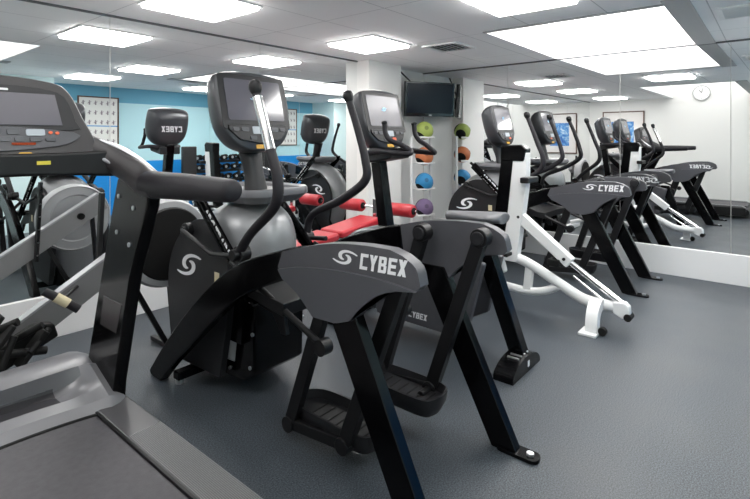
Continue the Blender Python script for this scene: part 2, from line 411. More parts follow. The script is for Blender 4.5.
# ------------------------------------------------------------------ shared console
def console(t, x, y, z, scale=1., tilt=14, lettering=True):
    """head of a machine: screen towards -Y, centre of the front face at (x, y, z)"""
    M = Matrix.Translation((x, y, z)) @ Matrix.Rotation(R(-tilt), 4, 'X') @ Matrix.Scale(scale, 4)
    out = [(-.20,.205),(-.1,.222),(0,.226),(.1,.222),(.20,.205),(.228,.17),(.235,.05),(.225,-.05),(.198,-.12),(.145,-.178),(.08,-.207),(0,-.215),(-.08,-.207),(-.145,-.178),(-.198,-.12),(-.225,-.05),(-.235,.05),(-.228,.17)]
    out = c2(out, 3, True)
    def L(s, d, dz=0): return [tuple(M @ Vector((p[0]*s, d, p[1]*s+dz))) for p in out]
    bm = loft(bmesh.new(), [L(.955,-.012), L(.99,-.004), L(1,.012), L(.98,.05,0), L(.93,.09,-.004), L(.84,.125,-.01), L(.6,.148,-.015)])
    h = finish(bm, 'console', mat('console_pearl_grey', (.052,.054,.06), .3, metal=.25), t, smooth=50)
    def plate(w, hh, cx, cz, m, name, d=-.016, r=.012, par=h, th=.006):
        pr_ = rrect(w, hh, r, 4, cx, cz)
        A = [tuple(M @ Vector((p[0], d, p[1]))) for p in pr_]; D = [tuple(M @ Vector((p[0], d+th, p[1]))) for p in pr_]
        return finish(loft(bmesh.new(), [A, D]), name, m, par, smooth=30)
    plate(.43, .30, 0, .052, darkp, 'bezel', d=-.0150, r=.02)
    sc = plate(.36, .225, 0, .062, screen, 'screen', d=-.0185)
    swirl(.035, M @ basis((0,-.0192,.075), (1,0,0), (0,0,1)), cyanlogo, h, 'screen_emblem')
    cpn = [(-.19,-.075),(.19,-.075),(.19,-.10),(.13,-.155),(0,-.178),(-.13,-.155),(-.19,-.10)]
    A = [tuple(M @ Vector((p[0],-.022,p[1]))) for p in cpn]; D = [tuple(M @ Vector((p[0],-.006,p[1]))) for p in cpn]
    finish(loft(bmesh.new(), [A, D]), 'control_panel', darkp, h, bevel=.004)
    plate(.10, .04, 0, -.105, lcd, 'display', d=-.026, r=.004)
    for k in (-1, 1):
        plate(.045, .022, k*.095, -.10, silver2, 'keypad', d=-.026, r=.006)
        plate(.035, .02, k*.15, -.10, silver2, 'keypad', d=-.026, r=.006)
        plate(.04, .02, k*.05, -.145, redled if k > 0 else silver2, 'keypad', d=-.026, r=.006)
    plate(.07, .022, 0, -.192, amber, 'warning_label', d=-.0155, r=.004)
    if lettering:
        block_word('CYBEX', .066, M @ basis((0,.149,.01), (-1,0,0), (0,0,1)), letter, h)
    return h

# ------------------------------------------------------------------ arc shaped cross trainer
def cross_trainer(label, group):
    X = 0.; t = thing('cross_trainer', label, 'cross trainer', (0,1.75,0), group)
    shr = c2([(1.62,.90),(1.39,.962),(1.2,.988),(1.04,.992)], 4) + c2([(.985,.978),(.93,.945),(.912,.885)], 3) + \
          [(.93,.865)] + c2([(1.0,.855),(1.08,.825),(1.16,.765),(1.22,.70)], 4) + [(1.30,.672),(1.42,.668)] + c2([(1.42,.668),(1.50,.735),(1.58,.775),(1.61,.785)], 4)[1:] + [(1.65,.83)]
    low = c2([(1.635,.825),(1.5,.856),(1.3,.878),(1.12,.883),(1.0,.877),(.925,.868)], 4) + [(.935,.866)] + c2([(1.0,.857),(1.08,.828),(1.16,.768),(1.22,.703)], 4) + [(1.30,.676),(1.42,.672)] + c2([(1.42,.672),(1.50,.739),(1.58,.779),(1.605,.79)], 4)[1:]
    oy = 1.75
    def arch():
        a = c2([(1.50,.935),(1.64,.902),(2.01,.765),(2.38,.49),(2.65,.23),(2.83,.03)], 5)
        b = c2([(2.70,.0),(2.53,.16),(2.22,.42),(1.95,.63),(1.62,.775),(1.48,.80)], 5)
        return a + [(2.82,.008),(2.79,.0)] + b
    for s in (-1, 1):
        o_ = .012 if s < 0 else 0
        x0, x1 = sorted((s*(.310+o_), s*(.360+o_)))
        sh = finish(PR(shr, x0, x1), 'side_shroud', shroudm, t, bevel=.012, segs=3)
        a, b = sorted((s*(.350+o_), s*(.374+o_))); finish(PR(low, a, b), 'shroud_panel', shroudl, sh, bevel=.012, segs=3)
        # lettering on the outer face
        fx = s*(.3605+o_)
        if s < 0: M = basis((fx, 1.072, .934), (0,-1,.03), (0,.03,1)); M2 = basis((fx, 1.255, .933), (0,-1,.09), (0,.09,1))
        else: M = basis((fx, 1.10, .935), (0,1,-.02), (0,0,1)); M2 = basis((fx, .955, .930), (0,1,0), (0,0,1))
        block_word('CYBEX', .058, M, letter, sh)
        swirl(.070, M2, letter, sh, 'emblem')
        x0, x1 = sorted((s*(.30+o_), s*(.352+o_)))
        finish(PR(arch(), x0, x1), 'front_arch', black, t, bevel=.008)
        leg = finish(PR([(1.385,.76),(1.235,.76),(.86,.0),(.985,.0)], x0, x1), 'rear_leg', black, t, bevel=.006)
        finish(PR(rrect(.075,.19,.03,5,(x0+x1)/2,.87), 0, .016, 'z'), 'foot_plate', black, leg, bevel=.004)
        finish(cyl(bmesh.new(), ((x0+x1)/2, .815, .02), (0,0,1), .016, .012), 'bolt', alum, leg)
        # linkage
        lx = s*.235
        f0, f1, r0, r1 = ((1.31,.93),(1.56,.17),(1.00,.945),(1.26,.20)) if s > 0 else ((1.43,.86),(1.72,.075),(1.07,.90),(1.38,.11))
        for (a, b), nm in (((f0,f1),'front_link'), ((r0,r1),'rear_link')):
            bm = obeam(bmesh.new(), (lx, a[0], a[1]), (lx, b[0], b[1]), .045 if nm == 'rear_link' else .04, .062, up=(0,1,0))
            cyl(bm, (lx, a[0], a[1]), (1,0,0), .042, .062, 22); cyl(bm, (lx, b[0], b[1]), (1,0,0), .036, .062, 22)
            lk = finish(bm, nm, satin, t, bevel=.004)
            finish(cyl(bmesh.new(), (lx - s*.036, a[0], a[1]), (1,0,0), .030, .012, 20), 'pivot_cap', darkp, lk, bevel=.003)
        # pedal
        py, pz = (f1[0]+r1[0])/2, min(f1[1], r1[1])
        y0, y1 = r1[0]-.10, f1[0]+.02
        base = pz+(.04 if s < 0 else .02)
        ol = c2([(s*.05,y0+.03),(s*.10,y0-.01),(s*.17,y0-.01),(s*.225,y0+.03),(s*.235,(y0+y1)/2),(s*.22,y1-.05),(s*.14,y1+.02),(s*.06,y1-.05),(s*.045,(y0+y1)/2)], 4, True)
        if s < 0: ol = ol[::-1]
        cx, cy = s*.14, (y0+y1)/2
        def ring(k, z): return [(cx+(p[0]-cx)*k, cy+(p[1]-cy)*(1-(1-k)*.45), z+.10*(p[1]-y0)/(y1-y0)*0) for p in ol]
        bm = loft(bmesh.new(), [ring(.82,base-.035), ring(1,base), ring(1.06,base+.05), ring(.98,base+.052), ring(.9,base+.012)])
        pd = finish(bm, 'pedal', darkp, t, smooth=30)
        bm = bmesh.new()
        for k in range(7): box(bm, cx-.055, cx+.055, y0+.05+k*.05, y0+.057+k*.05, base+.010, base+.014)
        finish(bm, 'tread', rubber, pd)
        bm = obeam(bmesh.new(), (lx, f1[0], f1[1]), (lx, r1[0], r1[1]), .035, .05)
        for yy, zz in (f1, r1): cyl(bm, ((lx+cx)/2, yy, zz), (1,0,0), .018, abs(lx-cx), 14)
        finish(bm, 'pedal_carrier', satin, t, bevel=.003)
        # drive rod
        bm = T([(s*.285,2.12,.76),(s*.285,1.46,.51)], .014, 14)
        cyl(bm, (s*.285,1.46,.51), (1,0,0), .034, .05); 
        finish(bm, 'drive_rod', satin, t)
        # moving arm
        path = [(s*.32,1.88,1.62),(s*.32,1.815,1.46),(s*.32,1.765,1.33),(s*.32,1.715,1.20),(s*.32,1.735,1.08),(s*.32,1.91,.935),(s*.315,2.01,.83)]
        if s > 0: path = [(.32,1.88,1.62),(.32,1.81,1.45),(.32,1.75,1.27),(.32,1.75,1.15),(.32,1.93,1.03),(.32,2.17,.92),(.315,2.22,.79)]
        ar = finish(T(path, [.020,.021,.023,.025,.025,.022,.024], 16, smooth=6), 'moving_arm', grip, t)
        finish(lathe(bmesh.new(), (s*.32,1.868,1.59), (0,.28,1), [(.02,0),(.027,.012),(.031,.03),(.031,.045),(.024,.062),(.01,.068)], 20), 'end_knob', satin, ar, smooth=60)
        if s < 0:
            finish(T([(s*.32,1.862,1.575),(s*.32,1.815,1.46),(s*.32,1.765,1.33)], .0245, 16, smooth=5), 'sensor_sleeve', chrome, ar, label='bare metal sleeve on the upper arm')
        py_, pz_ = (2.01,.82) if s < 0 else (2.22,.78)
        bm = cyl(bmesh.new(), (s*.30,py_,pz_), (1,0,0), .040, .06); cyl(bm, (s*.345,py_,pz_), (1,0,0), .028, .03)
        finish(bm, 'arm_pivot', satin, t, bevel=.004)
        # mast strut, twin rails
        bm = bmesh.new()
        for d in (-.036, .036): obeam(bm, (s*.262,2.52+d*.75,1.09+d*.8), (s*.262,1.98+d*.75,.60-d*.0+d*.8), .03, .022, up=(0,1,0))
        obeam(bm, (s*.256,2.52,1.09), (s*.256,1.98,.60), .018, .075, up=(0,1,0))
        st = finish(bm, 'mast_strut', black, t, bevel=.002)
        if s < 0: text('ARC TRAINER', .068, basis((-.2665,2.27,.865), (0,-.52,-.48), (0,-.48,.52)), letter, st, 'lettering', bold=.04, shear=.1, sx=.85)
    # body
    body = c2([(2.18,.12),(2.12,.45),(2.05,.75),(2.06,.90),(2.14,1.00),(2.30,1.045),(2.50,1.01),(2.72,.90),(2.85,.72),(2.87,.50),(2.83,.28),(2.76,.08)], 4)
    def sc(p, k): return (2.52+(p[0]-2.52)*k, .50+(p[1]-.50)*(k*.6+.4))
    loops = []
    for xx, k in ((-.215,.50),(-.205,.62),(-.185,.72),(-.15,.83),(-.10,.92),(-.045,.985),(.045,.985),(.10,.92),(.15,.83),(.185,.72),(.205,.62),(.215,.50)):
        loops.append([(xx,)+sc(p,k) for p in body])
    hs = finish(loft(bmesh.new(), loops), 'drive_housing', silver, t, smooth=35)
    side = c2([(2.30,.10),(2.22,.5),(2.24,.76),(2.34,.90),(2.50,.93),(2.66,.86),(2.79,.73),(2.85,.56),(2.83,.34),(2.77,.08)], 4)
    for s in (-1, 1):
        a, b = sorted((s*.20, s*.238))
        so = finish(PR(side, a, b), 'side_cover', darkp, hs, bevel=.018, segs=3)
        fx = s*.2392
        swirl(.150, basis((fx,2.61,.655), (0,s*.97,.24), (0,-s*.24,.97)), letter, so, 'emblem')
        bm = cyl(bmesh.new(), (s*.245,2.60,.86), (1,0,0), .04, .05); cyl(bm, (s*.262,2.60,.86), (1,0,0), .022, .05)
        finish(bm, 'crank_hub', satin, t, bevel=.003)
        finish(T([(s*.285,2.60,.86),(s*.285,2.30,.77),(s*.285,2.02,.80)], .014, 12), 'link_bar', satin, t)
    finish(PR(c2([(2.60,.30),(2.60,.60),(2.5,.74),(2.35,.76),(2.2,.74),(2.14,.60),(2.16,.30)],3), -.20, .20), 'lower_cover', black, t, bevel=.012)
    lc = finish(PR([(2.76,.05),(2.74,.56),(2.08,.66),(2.08,.50),(2.09,.15),(2.18,.09)], -.17, .17), 'base_box', black, t, bevel=.015)
    for (yy, zz) in ((2.62,.14),(2.30,.13),(2.30,.27),(2.12,.18),(2.10,.36),(2.12,.53)):
        for s in (-1, 1): finish(cyl(bmesh.new(), (s*.172, yy, zz), (1,0,0), .010, .01, 10), 'screw', alum, lc)
    finish(PR([(2.12,.66),(1.94,.64),(1.82,.54),(1.80,.44),(1.84,.44),(1.90,.52),(2.12,.56)], -.20, -.175), 'rear_bracket', satin, lc, bevel=.004)
    finish(PR([(2.12,.66),(1.94,.64),(1.82,.54),(1.80,.44),(1.84,.44),(1.90,.52),(2.12,.56)], .175, .20), 'rear_bracket', satin, lc, bevel=.004)
    finish(PR([(1.97,.62),(1.97,.66),(1.70,.64),(1.70,.58)], -.30, .30), 'cross_bracket', satin, t, bevel=.005)
    finish(B(-.2405, -.2395, 2.30, 2.345, .60, .66), 'notice_sticker', tapem, hs)
    # dark slot on the shell facing the mirror
    # tray
    tr = rrect(.44, .54, .11, 6, 0, 2.31)
    bm = loft(bmesh.new(), [[(p[0]*.8, 2.31+(p[1]-2.31)*.85, 1.035) for p in tr], [(p[0], p[1], 1.075) for p in tr], [(p[0], p[1], 1.105) for p in tr],
                            [(p[0]*.97, 2.31+(p[1]-2.31)*.975, 1.115) for p in tr], [(p[0]*.86, 2.31+(p[1]-2.31)*.9, 1.105) for p in tr], [(p[0]*.82, 2.31+(p[1]-2.31)*.87, 1.085) for p in tr]])
    ty = finish(bm, 'accessory_tray', mat('tray_grey', (.11,.11,.12), .32), t, smooth=40)
    ln = rrect(.35, .44, .09, 6, 0, 2.31)
    finish(PR(ln, 1.086, 1.092, 'z'), 'tray_liner', satin, ty)
    # neck and head
    finish(T([(0,2.30,1.08),(0,2.32,1.18),(0,2.36,1.32)], [.075,.06,.075], 20, smooth=4, rb=[.05,.045,.05], up=(0,1,0)), 'neck', darkp, t)
    console(t, -.03, 2.27, 1.53, tilt=14, scale=1.05)
    for s in (-1, 1):
        for yy in (2.60, ):
            finish(cyl(bmesh.new(), (s*.30, yy, .012), (0,0,1), .024, .024, 16), 'levelling_foot', alum, t)
    finish(B(-.33, .33, 2.56, 2.62, .03, .075), 'front_crossbar', black, t, bevel=.006)
    return t

G = 'arc shaped cross trainers'
ct = cross_trainer('large charcoal cross trainer nearest the camera, in the middle of the room', G)
ct.location.x = 1.715
ct2 = copy_tree(ct); ct2.location = (5.11, 1.82, 0); ct2['label'] = 'farther charcoal cross trainer standing against the right mirror behind the white climber'
for ch in list(ct2.children):
    for g in list(ch.children):
        if g.name.startswith('sensor_sleeve'): bpy.data.objects.remove(g)

# ------------------------------------------------------------------ exercise bike (between cross trainer and climber)
OX = 2.83
t = thing('exercise_bike', 'black upright exercise bike with grey console, behind the nearest cross trainer', 'exercise bike', (OX,1.8,0))
body = c2([(1.60,.14),(1.62,.42),(1.75,.60),(1.98,.70),(2.25,.74),(2.5,.66),(2.64,.48),(2.66,.3),(2.58,.14)], 4)
loops = []
for xx, k in ((-.13,.86),(-.12,.95),(-.09,1),(.09,1),(.12,.95),(.13,.86)):
    loops.append([(OX+xx, 2.1+(p[0]-2.1)*k, .42+(p[1]-.42)*k) for p in body])
hs = finish(loft(bmesh.new(), loops), 'housing', silver2, t, smooth=35)
pan = [(2.20,.14),(2.22,.52),(1.95,.60),(1.55,.66),(1.36,.62),(1.46,.24),(1.66,.13)]
for s in (-1, 1):
    a, b = sorted((OX+s*.10, OX+s*.15))
    pn = finish(PR(pan, a, b), 'side_panel', shroudm, t, bevel=.012, segs=3)
    block_word('CYBEX', .040, basis((OX+s*.1505,1.84,.20), (0,s,0), (0,0,1)), letter, pn)
    swirl(.045, basis((OX+s*.1505,1.84-s*.125,.20), (0,s,0), (0,0,1)), letter, pn, 'emblem')
finish(PR([(1.47,.66),(1.36,.66),(1.15,.08),(1.24,.06)], OX-.04, OX+.04), 'rear_strut', black, t, bevel=.006)
M = Matrix.Translation((OX+.02,1.14,0)) @ Matrix.Rotation(R(0), 4, 'Z')
stb = [(-.21,.0),(-.20,.05),(-.13,.095),(-.04,.115),(.06,.115),(.16,.085),(.21,.04),(.22,0)]
bm = PR(c2(stb,3), 1.13, 1.25, 'y'); bm.transform(Matrix.Translation((OX-.05,0,0)) @ Matrix.Diagonal((.95,1,.82,1)))
st = finish(bm, 'rear_stabiliser', black, t, bevel=.025, segs=3, label='glossy black moulded rear foot')
for k in range(4): finish(obeam(bmesh.new(), (OX-.12+k*.045,1.15,.096), (OX-.12+k*.045,1.22,.096), .014, .008), 'tread', alum, st)
finish(B(OX-.04, OX-.015, 1.1278, 1.1288, .03, .065), 'sticker', letter, st)
finish(B(OX-.27, OX+.27, 2.52, 2.62, 0, .07), 'front_stabiliser', black, t, bevel=.015)
# mast and head
finish(PR([(2.25,.60),(2.16,.60),(2.27,1.32),(2.36,1.32)], OX-.045, OX+.045), 'mast', black, t, bevel=.01)
console(t, OX-.01, 2.24, 1.52, tilt=14, scale=1.03)
for s in (-1, 1):
    p = [(OX+s*.02,2.32,1.26),(OX+s*.12,2.28,1.285),(OX+s*.175,2.18,1.295),(OX+s*.18,2.02,1.285),(OX+s*.16,1.91,1.28),(OX+s*.135,1.91,1.30),(OX+s*.15,1.98,1.34),(OX+s*.175,2.05,1.37),(OX+s*.18,2.09,1.42),(OX+s*.18,2.10,1.49)]
    hb = finish(T(p, [.024,.024,.022,.020,.018,.018,.017,.018,.018,.018], 14, smooth=6), 'handlebar', grip, t)
    finish(lathe(bmesh.new(), (OX+s*.18,2.10,1.48), (0,.06,1), [(.017,0),(.021,.008),(.021,.018),(.012,.026)], 16), 'end_cap', satin, hb)
bm = PR([(2.34,1.20),(2.10,1.24),(2.08,1.275),(2.10,1.29),(2.34,1.29)], OX-.12, OX+.12)
finish(bm, 'handlebar_clamp', darkp, t, bevel=.02, segs=3)
# saddle
finish(T([(OX,1.60,.55),(OX,1.50,.84)], .03, 16), 'seat_post', alum, t)
sl = []
for y, w, z in ((1.70,.030,.872),(1.66,.045,.876),(1.58,.06,.880),(1.48,.095,.885),(1.38,.125,.890),(1.32,.12,.892),(1.295,.08,.89)):
    sl.append([(OX+w*math.cos(a), y, z+.028*math.sin(a)*(1 if math.sin(a) > 0 else 1.3)) for a in [2*math.pi*k/16 for k in range(16)]])
finish(loft(bmesh.new(), sl), 'saddle', mat('grey_saddle_vinyl', (.13,.13,.14), .45), t, smooth=60)
for s in (-1, 1):
    zc, yc = .30, 1.98
    bm = obeam(bmesh.new(), (OX+s*.165, yc, zc), (OX+s*.165, yc-s*.14, zc-s*.08), .02, .03)
    cyl(bm, (OX+s*.16, yc, zc), (1,0,0), .03, .04)
    cr_ = finish(bm, 'crank', alum, t, bevel=.003)
    finish(B(OX+s*.22-.045, OX+s*.22+.045, yc-s*.14-.045, yc-s*.14+.045, zc-s*.08-.014, zc-s*.08+.014), 'pedal', rubber, cr_, bevel=.006)

# ------------------------------------------------------------------ white climber
OX = 3.80
t = thing('stair_climber', 'white framed climber with chrome cylinder, between the two cross trainers', 'climbing machine', (OX,1.5,0))
bm = PR([(1.64,1.27),(1.53,1.27),(1.535,1.0),(1.575,.70),(1.62,.38),(1.75,.38),(1.70,.70)], OX-.045, OX+.045)
finish(bm, 'column', whitep, t, bevel=.008, segs=3)
finish(PR([(1.74,1.27),(1.64,1.27),(1.70,.70),(1.75,.42),(1.86,.42),(1.81,.70)], OX-.047, OX+.047), 'column_rail', black, t, bevel=.004)
finish(PR([(1.75,1.20),(1.75,1.325),(1.57,1.335),(1.53,1.30),(1.55,1.20)], OX-.055, OX+.055), 'head_box', black, t, bevel=.012)
finish(B(OX-.11, OX+.11, 1.49, 1.56, 1.03, 1.075), 'handle_bracket', satin, t, bevel=.008)
bm = obeam(bmesh.new(), (OX,1.64,.78), (OX,1.20,.435), .075, .085)
db = finish(bm, 'diagonal_beam', whitep, t, bevel=.010, segs=3)
finish(cyl(bmesh.new(), (OX-.04,1.24,.465), (1,0,0), .012, .012), 'bolt', darkp, db)
finish(cyl(bmesh.new(), (OX-.04,1.60,.75), (1,0,0), .012, .012), 'bolt', darkp, db)
finish(B(OX-.06, OX+.03, 1.27, 1.36, .40, .455), 'stop_block', rubber, t, bevel=.008)
finish(T([(OX,1.24,.465),(OX,.84,.20)], .022, 18), 'cylinder', chrome, t)
finish(T([(OX,1.18,.34),(OX,.88,.14)], .009, 12), 'guide_rod', chrome, t)
fr = bmesh.new()
def rail(pts, w=.064): 
    return tube(fr, pts, w*.55, 14, smooth=6, rb=w*.62)
rail([(OX,.82,.17),(OX,.98,.17),(OX,1.12,.185),(OX,1.30,.27),(OX,1.52,.375),(OX,1.74,.44)])
rail([(OX,1.27,.255),(OX,1.40,.185),(OX,1.55,.155),(OX,1.75,.165),(OX,2.20,.17),(OX,2.5,.10)], .05)
obeam(fr, (OX,1.52,.36), (OX,1.54,.16), .045, .06, up=(0,1,0))
mf = finish(fr, 'lower_frame', whitep, t, smooth=50)
bm = PR([(1.99,.42),(1.72,.44),(1.68,.30),(1.80,.26),(1.99,.32)], OX-.10, OX-.05)
finish(bm, 'pivot_bracket', whitep, t, bevel=.015, segs=3)
finish(PR(rrect(.20,.09,.03,5,1.84,.365), OX-.115, OX-.098), 'pivot_cover', black, t, bevel=.006)
# arched foot
arc = c2([(-.02,.215),(-.09,.212),(-.16,.165),(-.195,.09),(-.20,.02)], 4); arci = c2([(-.125,.02),(-.12,.08),(-.095,.125),(-.05,.145),(-.02,.14)], 4)
bm = PR(arc+arci, .96, 1.04, 'y'); bm.transform(Matrix.Translation((OX,0,0)))
for v in bm.verts: v.co.x += 0
ft = finish(bm, 'arched_foot', whitep, t, bevel=.008, segs=2)
finish(B(OX-.25, OX-.10, .955, 1.075, 0, .018), 'base_plate', whitep, ft, bevel=.003)
finish(cyl(bmesh.new(), (OX-.155,.935,.028), (1,0,0), .028, .04), 'roller', rubber, ft)
finish(PR([(.90,.215),(.82,.22),(.79,.19),(.785,.12),(.84,.10),(.90,.13)], OX-.035, OX+.035), 'end_bracket', whitep, t, bevel=.012, segs=3)
finish(cyl(bmesh.new(), (OX,.80,.12), (1,0,0), .026, .09), 'roller', rubber, t)
finish(B(OX-.029, OX-.0275, 1.72, 1.82, .155, .18), 'red_label', red, mf)
finish(B(OX-.30, OX+.30, 2.46, 2.54, .0, .07), 'front_foot', whitep, t, bevel=.012)
for s in (-1, 1):
    finish(B(OX+s*.16-.05, OX+s*.16+.05, 1.62, 1.88, .50+s*.05, .53+s*.05), 'step', rubber, t, bevel=.008)
    finish(obeam(bmesh.new(), (OX+s*.09,1.7,.51+s*.05), (OX+s*.06,1.74,.44), .03, .03), 'step_arm', whitep, t)

# ------------------------------------------------------------------ treadmill
t = thing('treadmill', 'large black and grey treadmill at the left edge, cut by the frame', 'treadmill', (.52,1.3,0))
beltm = mat('treadmill_belt', (.072,.068,.075), .6, bump=.5, bscale=350, var=.12, vscale=40)
finish(B(.15, .84, .55, 2.45, .15, .205), 'belt', beltm, t, bevel=.01)
finish(B(.12, .90, .52, 2.6, .06, .15), 'deck_frame', satin, t, bevel=.01)
for x0, x1, lab in ((.845,.985,1),(.045,.15,0)):
    rl = finish(PR([(.55,.12),(2.30,.12),(2.30,.215),(.60,.215),(.55,.19)], x0, x1), 'side_rail', mat('ridged_rail_plastic', (.065,.064,.068), .3), t, bevel=.008)
    bm = bmesh.new()
    for k in range(20):
        xx = x0+.008+k*(x1-x0-.016)/19
        box(bm, xx-.0013, xx+.0013, .60, 1.95, .2152, .2185)
    finish(bm, 'grip_ridges', mat('ridge_glint_tone', (.20,.20,.205), .3), rl)  # lighter colour than the rail paints the glints along the ridges
for x0, x1 in ((.838,.848),): finish(B(x0, x1, .55, 2.28, .15, .213), 'belt_gap', satin, t)
for s_, xx in ((1,.99),(-1,.04)):
    finish(B(xx-.008, xx+.008, .55, 2.35, .05, .19), 'side_skirt', satin, t, bevel=.004)
finish(T([(.10,.56,.11),(.94,.56,.11)], .055, 20), 'rear_roller', satin, t)
# motor hood: hollow-faced cover with raised margins
hx0, hx1 = .03, 1.0
hood = [(2.86,.03),(2.88,.16),(2.84,.27),(2.74,.325),(2.62,.348),(2.55,.347),(2.51,.335),(2.485,.255),(2.45,.235),(2.38,.238),(2.34,.262),(2.27,.252),(2.225,.215),(2.22,.16),(2.22,.03)]
n = 26; loops = []
for i in range(n+1):
    x = .05 + (.90-.05)*i/n
    w = max(0, (x-.74)/.16); w = 1 - math.sqrt(max(0, 1-min(1,w)**2)) if w > 0 else 0
    # towards the end the hollow fills in and the whole falls forward
    L = []
    for (yy, zz) in hood:
        zz = zz - (.014 if zz > .2 else 0)
        fill = .335 - (2.50-yy)*.36 if yy < 2.50 and yy > 2.23 else zz
        z2 = zz + (fill-zz)*min(1, w*1.2) if 2.24 < yy < 2.51 else zz
        bow = -.10*(abs(x-.52)/.48)**2 + .05 if yy < 2.5 else 0
        L.append((x, yy+bow*.9, z2))
    loops.append(L)
ins = []
for i in range(20):
    x = .06 + .70*i/19; bow = -.10*(abs(x-.52)/.48)**2 + .05
    ins.append([(x, yy+bow*.9, zz-.014+.004) for yy, zz in ((2.503,.318),(2.480,.252),(2.45,.236),(2.375,.240),(2.375,.232),(2.45,.228),(2.488,.246),(2.508,.312))])
RECESS_SHADE = finish(loft(bmesh.new(), ins), 'hood_recess_shade', mat('recess_shade_tone', (.030,.029,.033), .45), t, smooth=28)  # added dark sheet: paints the shade inside the hood's hollow
for x, dz, dy in ((.94,.012,.0),(.975,.04,-.004),(.992,.085,-.01)):
    last = loops[n]; L = []
    for (xx, yy, zz) in last: L.append((x, yy+(dy if yy > 2.6 else -dy), max(.03, zz-dz if zz > .1 else zz)))
    loops.append(L)
finish(loft(bmesh.new(), loops), 'motor_hood', mat('pale_grey_hood', (.17,.168,.18), .32, bump=.04, bscale=400), t, smooth=28)
lip = []
for i in range(20):
    x = .06 + .82*i/19; bow = -.10*(abs(x-.52)/.48)**2 + .05
    lip.append((x, 2.222+bow*.9, .204))
finish(T(lip, .009, 8), 'hood_gasket', rubber, t)
# uprights
for s in (1, -1):
    x = .955 if s > 0 else .075
    up = [(2.58,.05),(2.31,.05),(2.28,.24),(2.11,.80),(1.96,1.10),(1.95,1.17),(2.08,1.22),(2.24,1.21),(2.33,.98),(2.58,.30)]
    u = finish(PR(up, x-.028, x+.028), 'upright', black, t, bevel=.012, segs=3)
    for (yy, zz) in ((2.22,1.13),(2.08,1.09),(2.24,.97),(2.12,.93),(2.50,.29),(2.36,.27)):
        for d in (-1, 1): finish(cyl(bmesh.new(), (x+d*.029, yy, zz), (1,0,0), .010, .008, 12), 'bolt', alum, u)
    finish(PR([(2.42,.52),(2.25,.52),(2.19,.66),(2.38,.66)], x-.0300, x+.0300), 'badge_panel', browntr, u, bevel=.002)
    # cowl sweeping from the dash to the handrail
    xc = lambda d: x - s*d
    bm = tube(bmesh.new(), [(xc(.34),2.26,1.37),(xc(.20),2.24,1.345),(xc(.09),2.19,1.305),(xc(.03),2.10,1.25),(xc(0),2.02,1.20),(xc(0),1.93,1.185)], [.04,.045,.045,.048,.052,.050], 20, smooth=6, rb=[.085,.075,.058,.055,.060,.050])
    cw = finish(bm, 'handrail_cowl', cowl, t, smooth=60)
    bm = tube(bmesh.new(), [(xc(.24),2.20,1.355),(xc(.15),2.175,1.315),(xc(.085),2.125,1.27),(xc(.055),2.06,1.225)], .008, 10, smooth=5)
    finish(bm, 'accent_strip', lightp, cw)
    finish(tube(bmesh.new(), [(xc(.15),2.215,1.385),(xc(.06),2.16,1.345),(xc(.0),2.08,1.285),(xc(-.035),2.0,1.225),(xc(-.045),1.965,1.19)], [.006,.013,.015,.013,.006], 12, smooth=5), 'cowl_edge', alum, cw)
    gp = finish(T([(xc(0),2.00,1.195),(xc(0),1.90,1.195),(xc(0),1.70,1.20),(xc(0),1.52,1.203),(xc(0),1.42,1.205),(xc(0),1.40,1.205)], [.054,.054,.050,.044,.040,.030], 22, smooth=4), 'handgrip', grip, t, smooth=60)
# dash and console head
hd = c2([(-.36,.09),(-.375,.15),(-.335,.25),(-.29,.36),(-.22,.40),(0,.415),(.22,.40),(.29,.36),(.335,.25),(.375,.15),(.36,.09),(.28,.07),(0,.06),(-.28,.07)], 4, True)
M = Matrix.Translation((.45,2.16,1.222)) @ Matrix.Rotation(R(-14), 4, 'X')
def L(s, d): return [tuple(M @ Vector((p[0]*s, d, .18+(p[1]-.18)*s))) for p in hd]
h = finish(loft(bmesh.new(), [L(.97,-.012), L(.995,.0), L(1,.02), L(.97,.08), L(.88,.12)]), 'console', cowl, t, smooth=45)
def plate(prof, d, m, name, par=h, th=.008, bev=.002):
    A = [tuple(M @ Vector((p[0], d, p[1]))) for p in prof]; D = [tuple(M @ Vector((p[0], d+th, p[1]))) for p in prof]
    return finish(loft(bmesh.new(), [A, D]), name, m, par, bevel=bev)
plate(c2([(-.29,.195),(-.30,.23),(-.265,.335),(-.18,.365),(0,.372),(.18,.365),(.265,.335),(.30,.23),(.29,.195),(0,.19)], 3, True), -.017, darkp, 'bezel')
plate([(-.250,.212),(.250,.212),(.232,.340),(-.232,.340)], -.0215, screen, 'screen')
plate(rrect(.16,.009,.004,3,0,.352), -.0195, letter, 'brand_strip')
plate(c2([(-.29,.185),(0,.208),(.29,.185),(.28,.145),(.2,.125),(0,.11),(-.2,.125),(-.28,.145)], 3, True), -.020, shroudm, 'control_panel')
for (cx, cz, w, hh, m_) in ((.155,.183,.062,.026,lcd),(.085,.186,.040,.024,silver2),(.205,.183,.014,.012,redled),(.228,.181,.014,.012,redled),(.06,.157,.036,.018,silver2),(.105,.157,.036,.018,silver2),(.155,.156,.040,.018,silver2),(.205,.156,.036,.016,silver2),(.115,.139,.075,.008,redled),
    (.03,.187,.040,.024,silver2),(-.03,.187,.040,.024,silver2),(-.085,.186,.040,.024,silver2),(-.155,.183,.062,.026,lcd),(.01,.157,.036,.018,silver2),(-.04,.157,.036,.018,silver2)):
    plate(rrect(w, hh, .006, 3, cx, cz), -.0245, m_, 'key', th=.006, bev=.001)
plate(rrect(.045,.016,.008,3,.12,.100), -.0145, amber, 'warning_label', bev=0)
